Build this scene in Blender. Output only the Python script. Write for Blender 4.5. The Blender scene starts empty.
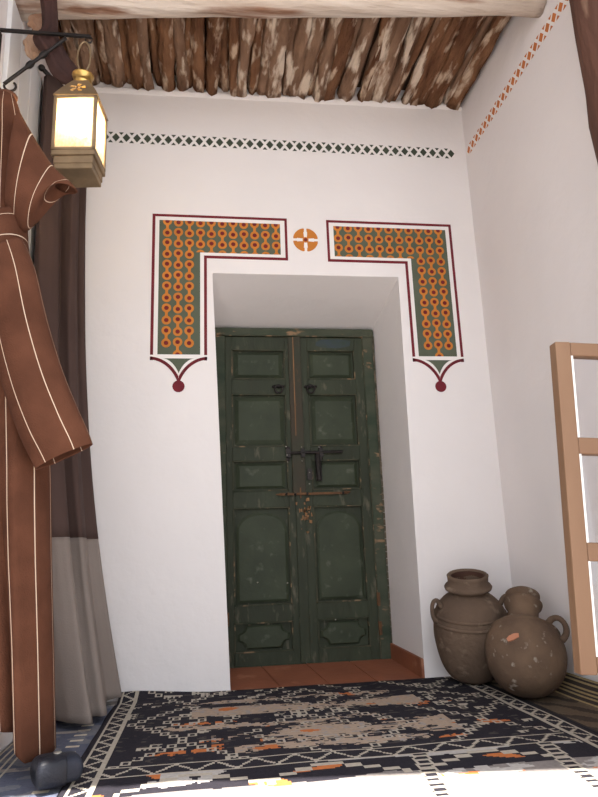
import bpy, math, random
from mathutils import Vector, Matrix, noise
random.seed(7)
PI = math.pi
scene = bpy.context.scene
COL = scene.collection

# ------------------------------------------------------------------ camera
CAM = Vector((-0.46949, -2.74881, 0.51073))
CR = Vector((0.98996011, -0.13687502, -0.03527336))
CU = Vector((0.00203423, -0.23572919, 0.97181665))
CF = Vector((0.14133239, 0.96213148, 0.23308406))
FPX = 654.945
def at(x, y, Y):
    d = CF + CR * ((x - 299) / FPX) - CU * ((y - 398.5) / FPX)
    return CAM + d * ((Y - CAM.y) / d.y)
cd = bpy.data.cameras.new('camera'); cam = bpy.data.objects.new('camera', cd); COL.objects.link(cam)
m = Matrix((CR, CU, -CF)).transposed().to_4x4(); m.translation = CAM; cam.matrix_world = m
cd.sensor_fit = 'VERTICAL'; cd.sensor_height = 24.0; cd.lens = 24.0 * FPX / 797.0
cd.clip_start = 0.02; cd.clip_end = 200
scene.camera = cam

# ------------------------------------------------------------------ materials
def nd(nt, t, **kw):
    n = nt.nodes.new(t)
    for k, v in kw.items(): setattr(n, k, v)
    return n
def ramp(nt, fac, stops):
    r = nd(nt, 'ShaderNodeValToRGB')
    el = r.color_ramp.elements
    while len(el) < len(stops): el.new(0.5)
    for e, (p, c) in zip(el, stops):
        e.position = p; e.color = (*c, 1) if len(c) == 3 else c
    nt.links.new(fac, r.inputs['Fac']); return r.outputs['Color']
def mat(name, c1, c2=None, scale=6.0, rough=0.8, metal=0.0, bump=0.0, bscale=30.0, c3=None, s3=25.0, t3=(0.62, 0.7),
        stretch=(1, 1, 1), spec=0.3, detail=5.0, bdist=0.01):
    mt = bpy.data.materials.new(name); mt.use_nodes = True
    nt = mt.node_tree; L = nt.links
    b = nt.nodes['Principled BSDF']
    b.inputs['Roughness'].default_value = rough; b.inputs['Metallic'].default_value = metal
    b.inputs['Specular IOR Level'].default_value = spec
    tc = nd(nt, 'ShaderNodeTexCoord'); mp = nd(nt, 'ShaderNodeMapping'); mp.inputs['Scale'].default_value = stretch
    L.new(tc.outputs['Object'], mp.inputs['Vector'])
    if c2 is None: c2 = tuple(x * 0.85 for x in c1)
    n = nd(nt, 'ShaderNodeTexNoise'); n.inputs['Scale'].default_value = scale; n.inputs['Detail'].default_value = detail
    L.new(mp.outputs['Vector'], n.inputs['Vector'])
    col = ramp(nt, n.outputs['Fac'], [(0.32, c1), (0.68, c2)])
    if c3:
        n3 = nd(nt, 'ShaderNodeTexNoise'); n3.inputs['Scale'].default_value = s3; n3.inputs['Detail'].default_value = 6
        L.new(mp.outputs['Vector'], n3.inputs['Vector'])
        f = ramp(nt, n3.outputs['Fac'], [(t3[0], (0, 0, 0)), (t3[1], (1, 1, 1))])
        mx = nd(nt, 'ShaderNodeMix', data_type='RGBA')
        L.new(f, mx.inputs['Factor']); L.new(col, mx.inputs['A']); mx.inputs['B'].default_value = (*c3, 1)
        col = mx.outputs['Result']
    L.new(col, b.inputs['Base Color'])
    if bump:
        nb = nd(nt, 'ShaderNodeTexNoise'); nb.inputs['Scale'].default_value = bscale; nb.inputs['Detail'].default_value = 6
        L.new(mp.outputs['Vector'], nb.inputs['Vector'])
        bp = nd(nt, 'ShaderNodeBump'); bp.inputs['Strength'].default_value = bump; bp.inputs['Distance'].default_value = bdist
        L.new(nb.outputs['Fac'], bp.inputs['Height']); L.new(bp.outputs['Normal'], b.inputs['Normal'])
    return mt
def stripe_mat(name, base, base2, line, axis, freq, width, jitter=0.0):
    """woven wool with thin stripes laid along one UV axis"""
    mt = mat(name, base, base2, scale=9, rough=0.95, bump=0.5, bscale=220, spec=0.1, bdist=0.004)
    nt = mt.node_tree; L = nt.links; b = nt.nodes['Principled BSDF']
    col = b.inputs['Base Color'].links[0].from_socket
    uv = nd(nt, 'ShaderNodeUVMap'); uv.uv_map = 'UVMap'
    sp = nd(nt, 'ShaderNodeSeparateXYZ'); L.new(uv.outputs['UV'], sp.inputs['Vector'])
    mu = nd(nt, 'ShaderNodeMath', operation='MULTIPLY'); mu.inputs[1].default_value = freq
    L.new(sp.outputs[axis], mu.inputs[0])
    ad = nd(nt, 'ShaderNodeMath', operation='ADD'); ad.inputs[1].default_value = jitter; L.new(mu.outputs[0], ad.inputs[0])
    fr = nd(nt, 'ShaderNodeMath', operation='FRACT'); L.new(ad.outputs[0], fr.inputs[0])
    lt = nd(nt, 'ShaderNodeMath', operation='LESS_THAN'); lt.inputs[1].default_value = width
    L.new(fr.outputs[0], lt.inputs[0])
    mx = nd(nt, 'ShaderNodeMix', data_type='RGBA')
    L.new(lt.outputs[0], mx.inputs['Factor']); L.new(col, mx.inputs['A']); mx.inputs['B'].default_value = (*line, 1)
    L.new(mx.outputs['Result'], b.inputs['Base Color'])
    return mt
def attr_mat(name, rough=0.95, bump=0.5, bscale=300):
    mt = bpy.data.materials.new(name); mt.use_nodes = True
    nt = mt.node_tree; L = nt.links; b = nt.nodes['Principled BSDF']
    b.inputs['Roughness'].default_value = rough; b.inputs['Specular IOR Level'].default_value = 0.1
    a = nd(nt, 'ShaderNodeAttribute', attribute_name='Weave'); 
    n = nd(nt, 'ShaderNodeTexNoise'); n.inputs['Scale'].default_value = 90
    tc = nd(nt, 'ShaderNodeTexCoord'); L.new(tc.outputs['Object'], n.inputs['Vector'])
    mx = nd(nt, 'ShaderNodeMix', data_type='RGBA', blend_type='MULTIPLY'); mx.inputs['Factor'].default_value = 0.6
    L.new(a.outputs['Color'], mx.inputs['A']); L.new(n.outputs['Fac'], mx.inputs['B'])
    g = nd(nt, 'ShaderNodeMix', data_type='RGBA', blend_type='ADD'); g.inputs['Factor'].default_value = 0.4
    L.new(mx.outputs['Result'], g.inputs['A']); L.new(a.outputs['Color'], g.inputs['B'])
    L.new(g.outputs['Result'], b.inputs['Base Color'])
    bp = nd(nt, 'ShaderNodeBump'); bp.inputs['Strength'].default_value = bump; bp.inputs['Distance'].default_value = 0.004
    n2 = nd(nt, 'ShaderNodeTexNoise'); n2.inputs['Scale'].default_value = bscale; L.new(tc.outputs['Object'], n2.inputs['Vector'])
    L.new(n2.outputs['Fac'], bp.inputs['Height']); L.new(bp.outputs['Normal'], b.inputs['Normal'])
    return mt
def glass_mat(name, tint=(1, 1, 1), frost=0.0, gloss=0.06):
    mt = bpy.data.materials.new(name); mt.use_nodes = True
    nt = mt.node_tree; L = nt.links; nt.nodes.clear()
    out = nd(nt, 'ShaderNodeOutputMaterial')
    tr = nd(nt, 'ShaderNodeBsdfTransparent'); tr.inputs['Color'].default_value = (*tint, 1)
    gl = nd(nt, 'ShaderNodeBsdfGlossy'); gl.inputs['Roughness'].default_value = 0.05
    m1 = nd(nt, 'ShaderNodeMixShader'); m1.inputs['Fac'].default_value = gloss
    L.new(tr.outputs[0], m1.inputs[1]); L.new(gl.outputs[0], m1.inputs[2]); last = m1
    if frost:
        tl = nd(nt, 'ShaderNodeBsdfTranslucent'); tl.inputs['Color'].default_value = (*tint, 1)
        n = nd(nt, 'ShaderNodeTexNoise'); n.inputs['Scale'].default_value = 14
        f = ramp(nt, n.outputs['Fac'], [(0.3, (frost * .8,) * 3), (0.7, (min(1, frost * 1.2),) * 3)])
        m2 = nd(nt, 'ShaderNodeMixShader'); L.new(f, m2.inputs['Fac'])
        L.new(last.outputs[0], m2.inputs[1]); L.new(tl.outputs[0], m2.inputs[2]); last = m2
    L.new(last.outputs[0], out.inputs['Surface'])
    return mt
def emit_mat(name, c, s):
    mt = bpy.data.materials.new(name); mt.use_nodes = True
    b = mt.node_tree.nodes['Principled BSDF']
    b.inputs['Base Color'].default_value = (*c, 1); b.inputs['Emission Color'].default_value = (*c, 1)
    b.inputs['Emission Strength'].default_value = s
    return mt

M = {}
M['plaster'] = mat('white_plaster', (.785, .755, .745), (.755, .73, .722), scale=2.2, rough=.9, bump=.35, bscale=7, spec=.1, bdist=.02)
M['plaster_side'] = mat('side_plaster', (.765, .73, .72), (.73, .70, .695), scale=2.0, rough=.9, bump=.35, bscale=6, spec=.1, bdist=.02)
M['board'] = mat('white_board', (.70, .70, .70), (.64, .645, .65), scale=3, rough=.6)
M['mud'] = mat('mud_ceiling', (.10, .06, .04), (.05, .03, .02), scale=12, bump=.6)
M['bark'] = mat('bark', (.14, .078, .048), (.31, .195, .13), scale=13, rough=.95, bump=1.0, bscale=38, c3=(.66, .55, .44), s3=20, t3=(.52, .62), stretch=(1, .28, 1), spec=.05, bdist=.03)
M['bark_dark'] = mat('bark_dark', (.11, .05, .028), (.25, .13, .07), scale=14, rough=.95, bump=1.0, bscale=42, c3=(.55, .42, .31), s3=22, t3=(.55, .66), stretch=(1, .3, 1), spec=.05, bdist=.03)
M['log'] = mat('pale_log', (.66, .59, .52), (.48, .39, .32), scale=10, rough=.9, bump=1.0, bscale=30, c3=(.24, .13, .085), s3=13, t3=(.56, .68), stretch=(.16, 1, 1), spec=.1, bdist=.02)
M['post'] = mat('old_post', (.060, .026, .017), (.115, .052, .034), scale=8, rough=.85, bump=.8, bscale=25, c3=(.20, .12, .08), s3=9, t3=(.64, .72), stretch=(1, 1, .25), bdist=.02)
M['green_paint'] = mat('worn_green', (.023, .028, .016), (.038, .047, .027), scale=6, rough=.62, bump=.5, bscale=45, c3=(.115, .105, .072), s3=34, t3=(.60, .74), stretch=(1, 1, .3), spec=.25)
M['green_panel'] = mat('green_panel', (.027, .036, .020), (.044, .055, .032), scale=6, rough=.6, bump=.35, bscale=30, c3=(.105, .115, .085), s3=20, t3=(.60, .80), spec=.25)
M['green_edge'] = mat('rubbed_edge', (.07, .065, .04), (.025, .036, .020), scale=14, rough=.8, c3=(.22, .15, .085), s3=22, t3=(.58, .68))
M['green_lint'] = mat('lintel_green', (.03, .046, .028), (.07, .075, .05), scale=12, rough=.8, c3=(.26, .16, .09), s3=25, t3=(.62, .70), bump=.5, stretch=(.5, 1, 1))
M['chipped'] = mat('chipped_edge', (.19, .15, .11), (.05, .052, .035), scale=30, rough=.9)
M['raw_wood'] = mat('rubbed_wood', (.30, .16, .07), (.12, .06, .03), scale=20, rough=.8, stretch=(1, 1, .3))
M['brown_wood'] = mat('brown_stile', (.055, .034, .022), (.03, .036, .022), scale=8, rough=.7, bump=.4, bscale=30, c3=(.11, .06, .03), s3=30, stretch=(1, 1, .3))
M['blue_stain'] = mat('blue_stain', (.03, .045, .06), (.03, .045, .032), scale=20, rough=.6)
M['iron'] = mat('black_iron', (.018, .016, .016), (.035, .03, .028), scale=20, rough=.5, metal=.6, bump=.3, bscale=60)
M['rust'] = mat('rusty_iron', (.17, .085, .035), (.08, .04, .022), scale=25, rough=.75, metal=.2, bump=.3)
M['stud'] = mat('bright_nail', (.55, .53, .48), (.4, .38, .34), scale=40, rough=.35, metal=.8)
M['terracotta'] = mat('terracotta', (.29, .105, .055), (.22, .078, .042), scale=5, rough=.6, bump=.2, c3=(.36, .16, .09), s3=8)
M['clay'] = mat('old_clay', (.155, .108, .076), (.098, .068, .05), scale=6, rough=.9, bump=.5, bscale=45, c3=(.24, .18, .13), s3=16, t3=(.60, .74), spec=.1)
M['clay2'] = mat('stained_clay', (.165, .110, .072), (.085, .056, .040), scale=7, rough=.85, bump=.5, bscale=40, c3=(.30, .26, .21), s3=26, t3=(.62, .70), spec=.15)
M['clay_in'] = mat('clay_inside', (.10, .045, .03), (.06, .03, .02), scale=8, rough=.9)
M['chip'] = mat('fresh_clay', (.50, .22, .13), (.44, .19, .11), scale=30)
M['pine'] = mat('pine', (.215, .127, .074), (.17, .094, .054), scale=7, rough=.55, bump=.15, bscale=20, c3=(.27, .17, .105), s3=7, stretch=(1, 1, .25))
M['pine_x'] = mat('pine_rail', (.215, .125, .072), (.17, .093, .053), scale=7, rough=.55, bump=.15, bscale=20, c3=(.27, .17, .105), s3=7, stretch=(.25, 1, 1))
M['glass'] = glass_mat('window_glass', (.97, .97, .98), 0, .05)
M['frost'] = glass_mat('lantern_glass', (1.0, .96, .86), .30, .04)
M['brass'] = mat('old_brass', (.30, .215, .125), (.19, .135, .08), scale=12, rough=.5, metal=.55, bump=.2, bscale=40)
M['brass_bright'] = mat('bright_brass', (.62, .42, .14), (.5, .32, .1), scale=12, rough=.3, metal=.9)
M['bulb'] = emit_mat('bulb_glow', (1.0, .80, .50), 55)
M['curtain_dark'] = mat('brown_cotton', (.080, .051, .044), (.066, .042, .036), scale=4, rough=.85, bump=.15, bscale=200, spec=.15)
M['curtain_light'] = mat('taupe_cotton', (.235, .198, .175), (.21, .175, .153), scale=4, rough=.8, bump=.15, bscale=200, spec=.2)
M['scarf'] = mat('brown_scarf', (.055, .026, .022), (.035, .017, .015), scale=10, rough=.9, bump=.5, bscale=40)
M['rag'] = mat('frayed_rag', (.50, .36, .26), (.33, .19, .12), scale=14, rough=.95, bump=.8, bscale=50)
WOOL, WOOL2, LINE = (.115, .047, .027), (.077, .031, .018), (.62, .48, .36)
M['wool_u'] = stripe_mat('striped_wool', WOOL, WOOL2, LINE, 'X', 8, .045)
M['wool_s'] = stripe_mat('striped_sleeve_wool', WOOL, WOOL2, LINE, 'X', 6, .030, .10)
M['wool_v'] = stripe_mat('cross_striped_wool', WOOL, WOOL2, LINE, 'Y', 3.6, .035, .15)
M['wool'] = mat('plain_wool', WOOL, WOOL2, scale=9, rough=.95, bump=.5, bscale=220, bdist=.004)
M['weave'] = attr_mat('rug_weave')
M['case'] = mat('navy_case', (.018, .022, .036), (.013, .016, .026), scale=30, rough=.6, bump=.2, bscale=150)
M['case_flap'] = mat('black_flap', (.011, .013, .021), (.008, .009, .014), scale=30, rough=.5, bump=.2, bscale=150)
M['p_red'] = mat('red_paint', (.17, .014, .022), (.125, .010, .018), scale=25, rough=.75)
M['p_dot'] = mat('dark_red_paint', (.19, .022, .012), (.14, .015, .01), scale=30, rough=.75)
M['p_white'] = mat('white_paint', (.80, .775, .755), (.77, .745, .73), scale=4, rough=.85)
M['p_green'] = mat('grey_green_paint', (.098, .115, .078), (.080, .096, .066), scale=9, rough=.8)
M['p_orange'] = mat('ochre_paint', (.55, .20, .032), (.48, .165, .026), scale=10, rough=.75)
M['p_band'] = mat('band_green_paint', (.060, .072, .050), (.045, .056, .04), scale=12, rough=.8)
M['p_band_orange'] = mat('band_orange_paint', (.56, .19, .055), (.48, .15, .045), scale=12, rough=.8)
M['ground'] = mat('courtyard_ground', (.36, .335, .325), (.31, .29, .28), scale=3, rough=.95)

# ------------------------------------------------------------------ mesh building
class MB:
    def __init__(s): s.v = []; s.f = []; s.mi = []; s.uv = {}
    def face(s, ids, mi=0, uv=None):
        if uv: s.uv[len(s.f)] = uv
        s.f.append(tuple(ids)); s.mi.append(mi)
    def poly(s, pts, mi=0):
        b = len(s.v); s.v += [Vector(p) for p in pts]; s.face(range(b, b + len(pts)), mi)
    def box(s, x0, x1, y0, y1, z0, z1, mi=0, jit=0):
        b = len(s.v)
        for x, y, z in ((x0,y0,z0),(x1,y0,z0),(x1,y1,z0),(x0,y1,z0),(x0,y0,z1),(x1,y0,z1),(x1,y1,z1),(x0,y1,z1)):
            s.v.append(Vector((x + random.uniform(-jit, jit), y, z + random.uniform(-jit, jit))))
        for f in ((0,3,2,1),(4,5,6,7),(0,1,5,4),(1,2,6,5),(2,3,7,6),(3,0,4,7)): s.face([b + i for i in f], mi)
    def loft(s, rings, closed=True, cap=True, mi=0, u0=0, u1=1):
        n = len(rings[0]); b = len(s.v); k = len(rings)
        for r in rings: s.v += [Vector(p) for p in r]
        m_ = n if closed else n - 1
        for i in range(k - 1):
            for j in range(m_):
                j2 = (j + 1) % n
                ua, ub = u0 + (u1-u0)*j / m_, u0 + (u1-u0)*(j + 1) / m_; va, vb = i / (k - 1), (i + 1) / (k - 1)
                s.face((b + i*n + j, b + i*n + j2, b + (i+1)*n + j2, b + (i+1)*n + j), mi, ((ua, va), (ub, va), (ub, vb), (ua, vb)))
        if closed and cap:
            s.face([b + j for j in reversed(range(n))], mi); s.face([b + (k-1)*n + j for j in range(n)], mi)
    def tube(s, path, r, n=8, mi=0, wob=0, cap=True, seed=0.0):
        path = [Vector(p) for p in path]; rings = []
        up = None
        for i, p in enumerate(path):
            t = (path[min(i+1, len(path)-1)] - path[max(i-1, 0)]).normalized()
            if up is None: up = Vector((0, 0, 1)) if abs(t.z) < .9 else Vector((1, 0, 0))
            a = t.cross(up).normalized(); c = a.cross(t).normalized(); up = c
            rr = r[i] if isinstance(r, (list, tuple)) else r
            ring = []
            for j in range(n):
                th = 2*PI*j/n; q = rr
                if wob: q *= 1 + wob * noise.noise(Vector((math.cos(th)*1.3 + seed, math.sin(th)*1.3, p.length*6 + seed)))
                ring.append(p + a*math.cos(th)*q + c*math.sin(th)*q)
            rings.append(ring)
        s.loft(rings, True, cap, mi)
    def lathe(s, prof, n=40, mi=0, close_bottom=True, wob=0):
        rings = []
        for r, z in prof:
            rings.append([Vector((r*math.cos(2*PI*j/n)*(1+wob*noise.noise(Vector((math.cos(2*PI*j/n), math.sin(2*PI*j/n), z*6)))),
                                  r*math.sin(2*PI*j/n)*(1+wob*noise.noise(Vector((math.cos(2*PI*j/n), math.sin(2*PI*j/n), z*6)))), z)) for j in range(n)])
        s.loft(rings, True, False, mi)
        if close_bottom:
            b = len(s.v) - n*len(prof); s.face([b + j for j in reversed(range(n))], mi)
    def ball(s, c, r, n=12, mi=0, sc=(1,1,1)):
        c = Vector(c); rings = []
        for i in range(n//2 + 1):
            ph = PI*i/(n//2); q = max(math.sin(ph), .02)
            rings.append([c + Vector((r*q*math.cos(2*PI*j/n)*sc[0], r*q*math.sin(2*PI*j/n)*sc[1], -r*math.cos(ph)*sc[2])) for j in range(n)])
        s.loft(rings, True, True, mi)
    def xform(s, mtx, start=0):
        for i in range(start, len(s.v)): s.v[i] = mtx @ s.v[i]
    def build(s, name, mats, parent=None, smooth=False, bevel=0, solid=0, sub=0, auto=None):
        me = bpy.data.meshes.new(name); me.from_pydata([tuple(v) for v in s.v], [], s.f)
        if not isinstance(mats, (list, tuple)): mats = [mats]
        for m_ in mats: me.materials.append(m_)
        me.polygons.foreach_set('material_index', s.mi)
        if s.uv:
            l = me.uv_layers.new(name='UVMap')
            for fi, uv in s.uv.items():
                p = me.polygons[fi]
                for k, li in enumerate(p.loop_indices): l.data[li].uv = uv[k]
        if smooth: me.polygons.foreach_set('use_smooth', [True]*len(me.polygons))
        me.update()
        o = bpy.data.objects.new(name, me); COL.objects.link(o)
        if parent: o.parent = parent
        if solid:
            d = o.modifiers.new('thickness', 'SOLIDIFY'); d.thickness = solid; d.offset = 0
        if bevel:
            d = o.modifiers.new('bevel', 'BEVEL'); d.width = bevel; d.segments = 2; d.limit_method = 'ANGLE'
        if sub:
            d = o.modifiers.new('subdivision', 'SUBSURF'); d.levels = sub; d.render_levels = sub
        return o
def tag(o, label, cat, group=None, kind=None):
    o['label'] = label; o['category'] = cat
    if group: o['group'] = group
    if kind: o['kind'] = kind
    return o
def struct(o, label, cat):
    o['kind'] = 'structure'; o['label'] = label; o['category'] = cat; return o
def empty(name, loc=(0, 0, 0), rot=None):
    o = bpy.data.objects.new(name, None); COL.objects.link(o); o.location = loc; o.empty_display_size = .05
    if rot: o.rotation_euler = rot
    return o
def crom(P, n):
    """smooth curve through points"""
    P = [Vector(p) for p in P]; out = []
    for k in range(n):
        t = k/(n-1)*(len(P)-1); i = min(int(t), len(P)-2); f = t - i
        p0, p1, p2, p3 = P[max(i-1, 0)], P[i], P[i+1], P[min(i+2, len(P)-1)]
        out.append(.5*((2*p1) + (p2-p0)*f + (2*p0-5*p1+4*p2-p3)*f*f + (3*p1-p0-3*p2+p3)*f*f*f))
    return out
def chord_rings(chords, Y, dep, n=28, k=30, fold=0, nf=4, seed=0):
    """tube whose silhouette passes the given left/right edge points; Y depth and half-thickness may vary"""
    Ls = [at(a[0], a[1], Y[i] if isinstance(Y, (list, tuple)) else Y) for i, (a, b) in enumerate(chords)]
    Rs = [at(b[0], b[1], Y[i] if isinstance(Y, (list, tuple)) else Y) for i, (a, b) in enumerate(chords)]
    D = [Vector((d, 0, 0)) for d in (dep if isinstance(dep, (list, tuple)) else [dep]*len(chords))]
    Ls, Rs, D = crom(Ls, k), crom(Rs, k), crom(D, k); rings = []
    for i in range(k):
        c = (Ls[i]+Rs[i])/2; h = (Rs[i]-Ls[i])/2; d = D[i].x; ring = []
        for j in range(n):
            th = 2*PI*j/n
            w = 1 + fold*math.sin(nf*th + seed + 1.5*math.sin(i/k*3))*(0.4+0.6*i/k)
            ring.append(c + h*math.cos(th) + Vector((0, 1, 0))*math.sin(th)*d*w)
        rings.append(ring)
    return rings

# ------------------------------------------------------------------ the room
XR, XL = .822, -1.162
ZT = 2.78
YF = -2.0
# back wall with the door niche
w = MB()
A = [(-.437, 0, -.02), (-.437, 0, 1.757), (.424, 0, 1.760), (.408, 0, -.02)]
A[0] = (-.374, 0, -.02)
B = [(-.425, .46, -.02), (-.435, .46, 1.60), (.392, .46, 1.60), (.380, .46, -.02)]
B[1] = (-.437, .46, 1.632); B[2] = (.392, .46, 1.634)
XA, XB = -1.36, 1.0
w.poly([(XA, 0, -.05), A[0], A[1], (XA, 0, 1.757)])
w.poly([A[3], (XB, 0, -.05), (XB, 0, 1.76), A[2]])
w.poly([(XA, 0, 1.757), A[1], A[2], (XB, 0, 1.76), (XB, 0, ZT), (XA, 0, ZT)])
for i, j in ((0, 1), (1, 2), (2, 3)):
    w.poly([A[i], B[i], B[j], A[j]])
w.poly([B[0], (-.437, .56, -.02), (.39, .56, -.02), B[3]])
w.poly([(-.44, .50, -.02), (.395, .50, -.02), (.395, .50, 1.64), (-.44, .50, 1.64)])
# merge doubles so the arris can be rounded
def weld(mb):
    key = {}; mp = []; nv = []
    for v in mb.v:
        k = tuple(round(c, 4) for c in v)
        if k not in key: key[k] = len(nv); nv.append(v)
        mp.append(key[k])
    mb.v = nv; mb.f = [tuple(mp[i] for i in f) for f in mb.f]
weld(w)
wb = struct(w.build('wall_back', M['plaster'], bevel=.012), 'white plastered back wall with the door niche', 'wall')
wr = MB(); wr.box(XR, XR + .25, YF, .0, -.05, ZT + .1)
struct(wr.build('wall_right', M['plaster_side']), 'white plastered right wall behind the clay jars', 'wall')
wl = MB(); wl.box(XL - .25, XL, YF, 0, -.05, ZT + .1)
struct(wl.build('wall_left', M['plaster_side']), 'white plastered left wall behind the robe and curtain', 'wall')
fl = MB(); fl.box(XL - .2, XR + .2, -2.1, .0, -.08, 0)
struct(fl.build('floor', M['ground']), 'floor under the rugs', 'floor')
gr = MB(); gr.box(-7, 7, -10, -2.1, -.2, -.006)
struct(gr.build('ground', M['ground']), 'pale courtyard ground in front of the alcove', 'ground')
ROOF0, ROOF1 = -1.80, -2.20     # front edge, left and right
ce = MB(); b0 = 0
pts = [(XL-.25, .2), (XR+.25, .2), (XR+.25, ROOF1), (XL-.25, ROOF0)]
ce.v = [Vector((x, y, ZT)) for x, y in pts] + [Vector((x, y, ZT+.2)) for x, y in pts]
for f in ((0,1,2,3),(7,6,5,4),(0,4,5,1),(1,5,6,2),(2,6,7,3),(3,7,4,0)): ce.face(f)
struct(ce.build('ceiling', M['mud']), 'dark earth roof above the poles', 'ceiling')
# boards on the left wall
bd = MB()
for y0, y1 in ((-.70, -.575), (-.57, -.44), (-.435, -.30), (-.295, -.16)): bd.box(XL, XL + .018, y0, y1, .9, 2.485)
struct(bd.build('trim_1', M['board'], bevel=.003), 'white boards on the left wall behind the hanging cloth', 'boards')
st = MB(); st.box(XL, -1.035, -1.9, -.40, 0, .10)
struct(st.build('trim_2', M['plaster'], bevel=.012), 'low white plaster step along the left wall', 'step')
# ragged plaster lip where the poles enter the back wall
lip = MB(); N = 110; rings = []
for i in range(N + 1):
    x = XL + (XR - XL)*i/N
    h = .012 + .020*abs(noise.noise(Vector((x*9, 0, 3)))) + .012*noise.noise(Vector((x*31, 5, 1)))
    d = .012 + .012*abs(noise.noise(Vector((x*17, 2, 7))))
    z = 2.665 + .028*(i/N) + .006*noise.noise(Vector((x*5, 1, 1)))
    rings.append([(x, .0, z-.012), (x, -d*.5, z-.008), (x, -d, z+h*.5), (x, -d*.8, z+h), (x, 0, z+h+.01)])
lip.loft(rings, closed=False)
struct(lip.build('trim_3', M['plaster'], smooth=True), 'ragged white plaster edge under the ceiling poles', 'plaster edge')

# ceiling poles: each one its own crooked branch
x = XL + .03; k = 0
while x < XR - .02:
    r = random.uniform(.022, .034)
    if x + r > XR: break
    o = MB(); path = []; rr = []
    zc = 2.709 + (0.020 if k % 3 == 1 else 0) + random.uniform(-.006, .006)
    dx = random.uniform(-.02, .02); ph = random.uniform(0, 6)
    for i in range(34):
        t = i/33; y = -.012 - t*1.9
        path.append((max(XL+.03, min(XR-.045, x + dx*math.sin(t*7 + ph) + .010*noise.noise(Vector((t*9, k*3.1, 0))))), y, zc + .012*noise.noise(Vector((t*8, k*1.7, 9)))))
        rr.append(r*(1 + .30*noise.noise(Vector((t*22, k*2.3, 4)))))
    o.tube(path, rr, n=12, wob=.55, seed=k*1.37)
    ob = o.build('ceiling_pole', M['bark'] if random.random() < .62 else M['bark_dark'], smooth=True)
    tag(ob, 'crooked brown bark-covered pole in the row of ceiling poles behind the pale beam', 'ceiling pole', 'crooked poles laid side by side as the ceiling')
    x += r*1.62; k += 1

# pale beam across the front of the poles
o = MB(); path = []; rr = []
for i in range(50):
    t = i/49; x = XL + (XR - XL)*t
    path.append((x, -.60 - .20*t, 2.588 - .012*t + .008*noise.noise(Vector((t*6, 0, 0))))); rr.append((.082 - .016*t)*(1 + .05*noise.noise(Vector((t*9, 3, 3)))))
o.tube(path, rr, n=20, wob=.16)
tag(o.build('roof_beam', M['log'], smooth=True), 'pale weathered log beam running across under the ceiling poles', 'beam')

# dark post at the right
o = MB(); path = [(.725 - .006*math.sin(z*3) , -1.235, z) for z in [i*2.64/26 for i in range(27)]]
o.tube(path, [.083*(1 + .05*noise.noise(Vector((i*.5, 1, 1)))) for i in range(27)], n=16, wob=.12)
o.xform(Matrix.Translation((.0, .0, .0)))
tag(o.build('wooden_post', M['post'], smooth=True), 'dark brown rough wooden post at the right wall, cut off by the picture edge', 'post')

# ------------------------------------------------------------------ painted ornaments on the walls
EPS = .002
def flat(mb, pts2, y, mi):   # polygon on the back wall (x, z), facing -Y
    b = len(mb.v); n = len(pts2)
    a = sum(pts2[i][0]*pts2[(i+1) % n][1] - pts2[(i+1) % n][0]*pts2[i][1] for i in range(n))
    if a < 0: pts2 = pts2[::-1]
    mb.v += [Vector((p[0], -y, p[1])) for p in pts2]
    mb.face(range(b, b+n), mi)
    b2 = len(mb.v); mb.v += [Vector((p[0], 0, p[1])) for p in pts2]
    for i in range(n): mb.face((b+i, b2+i, b2+(i+1) % n, b+(i+1) % n), mi)
def W(px, py):
    p = at(px, py, 0); return (p.x, p.z)
def disc(mb, c, r, y, mi, n=18): flat(mb, [(c[0]+r*math.cos(2*PI*i/n), c[1]+r*math.sin(2*PI*i/n)) for i in range(n)], y, mi)
def ell(mb, x0, x1, x2, z0, z1, z2, y, mi):   # L shape: outer x0, arm end x2, inner x1; top z0, arm bottom z1, leg bottom z2
    flat(mb, [(x0, z0), (x2, z0), (x2, z1), (x0, z1)], y, mi)
    flat(mb, [(x0, z1), (x1, z1), (x1, z2), (x0, z2)], y, mi)
def clip_poly(poly, x0, x1, z0, z1):
    for ax, lim, sg in ((0, x0, 1), (0, x1, -1), (1, z0, 1), (1, z1, -1)):
        out = []
        for i in range(len(poly)):
            a, b = poly[i], poly[(i+1) % len(poly)]
            ia, ib = (a[ax]-lim)*sg >= 0, (b[ax]-lim)*sg >= 0
            if ia: out.append(a)
            if ia != ib:
                t = (lim-a[ax])/(b[ax]-a[ax]); out.append((a[0]+(b[0]-a[0])*t, a[1]+(b[1]-a[1])*t))
        poly = out
        if len(poly) < 3: return []
    return poly
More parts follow.
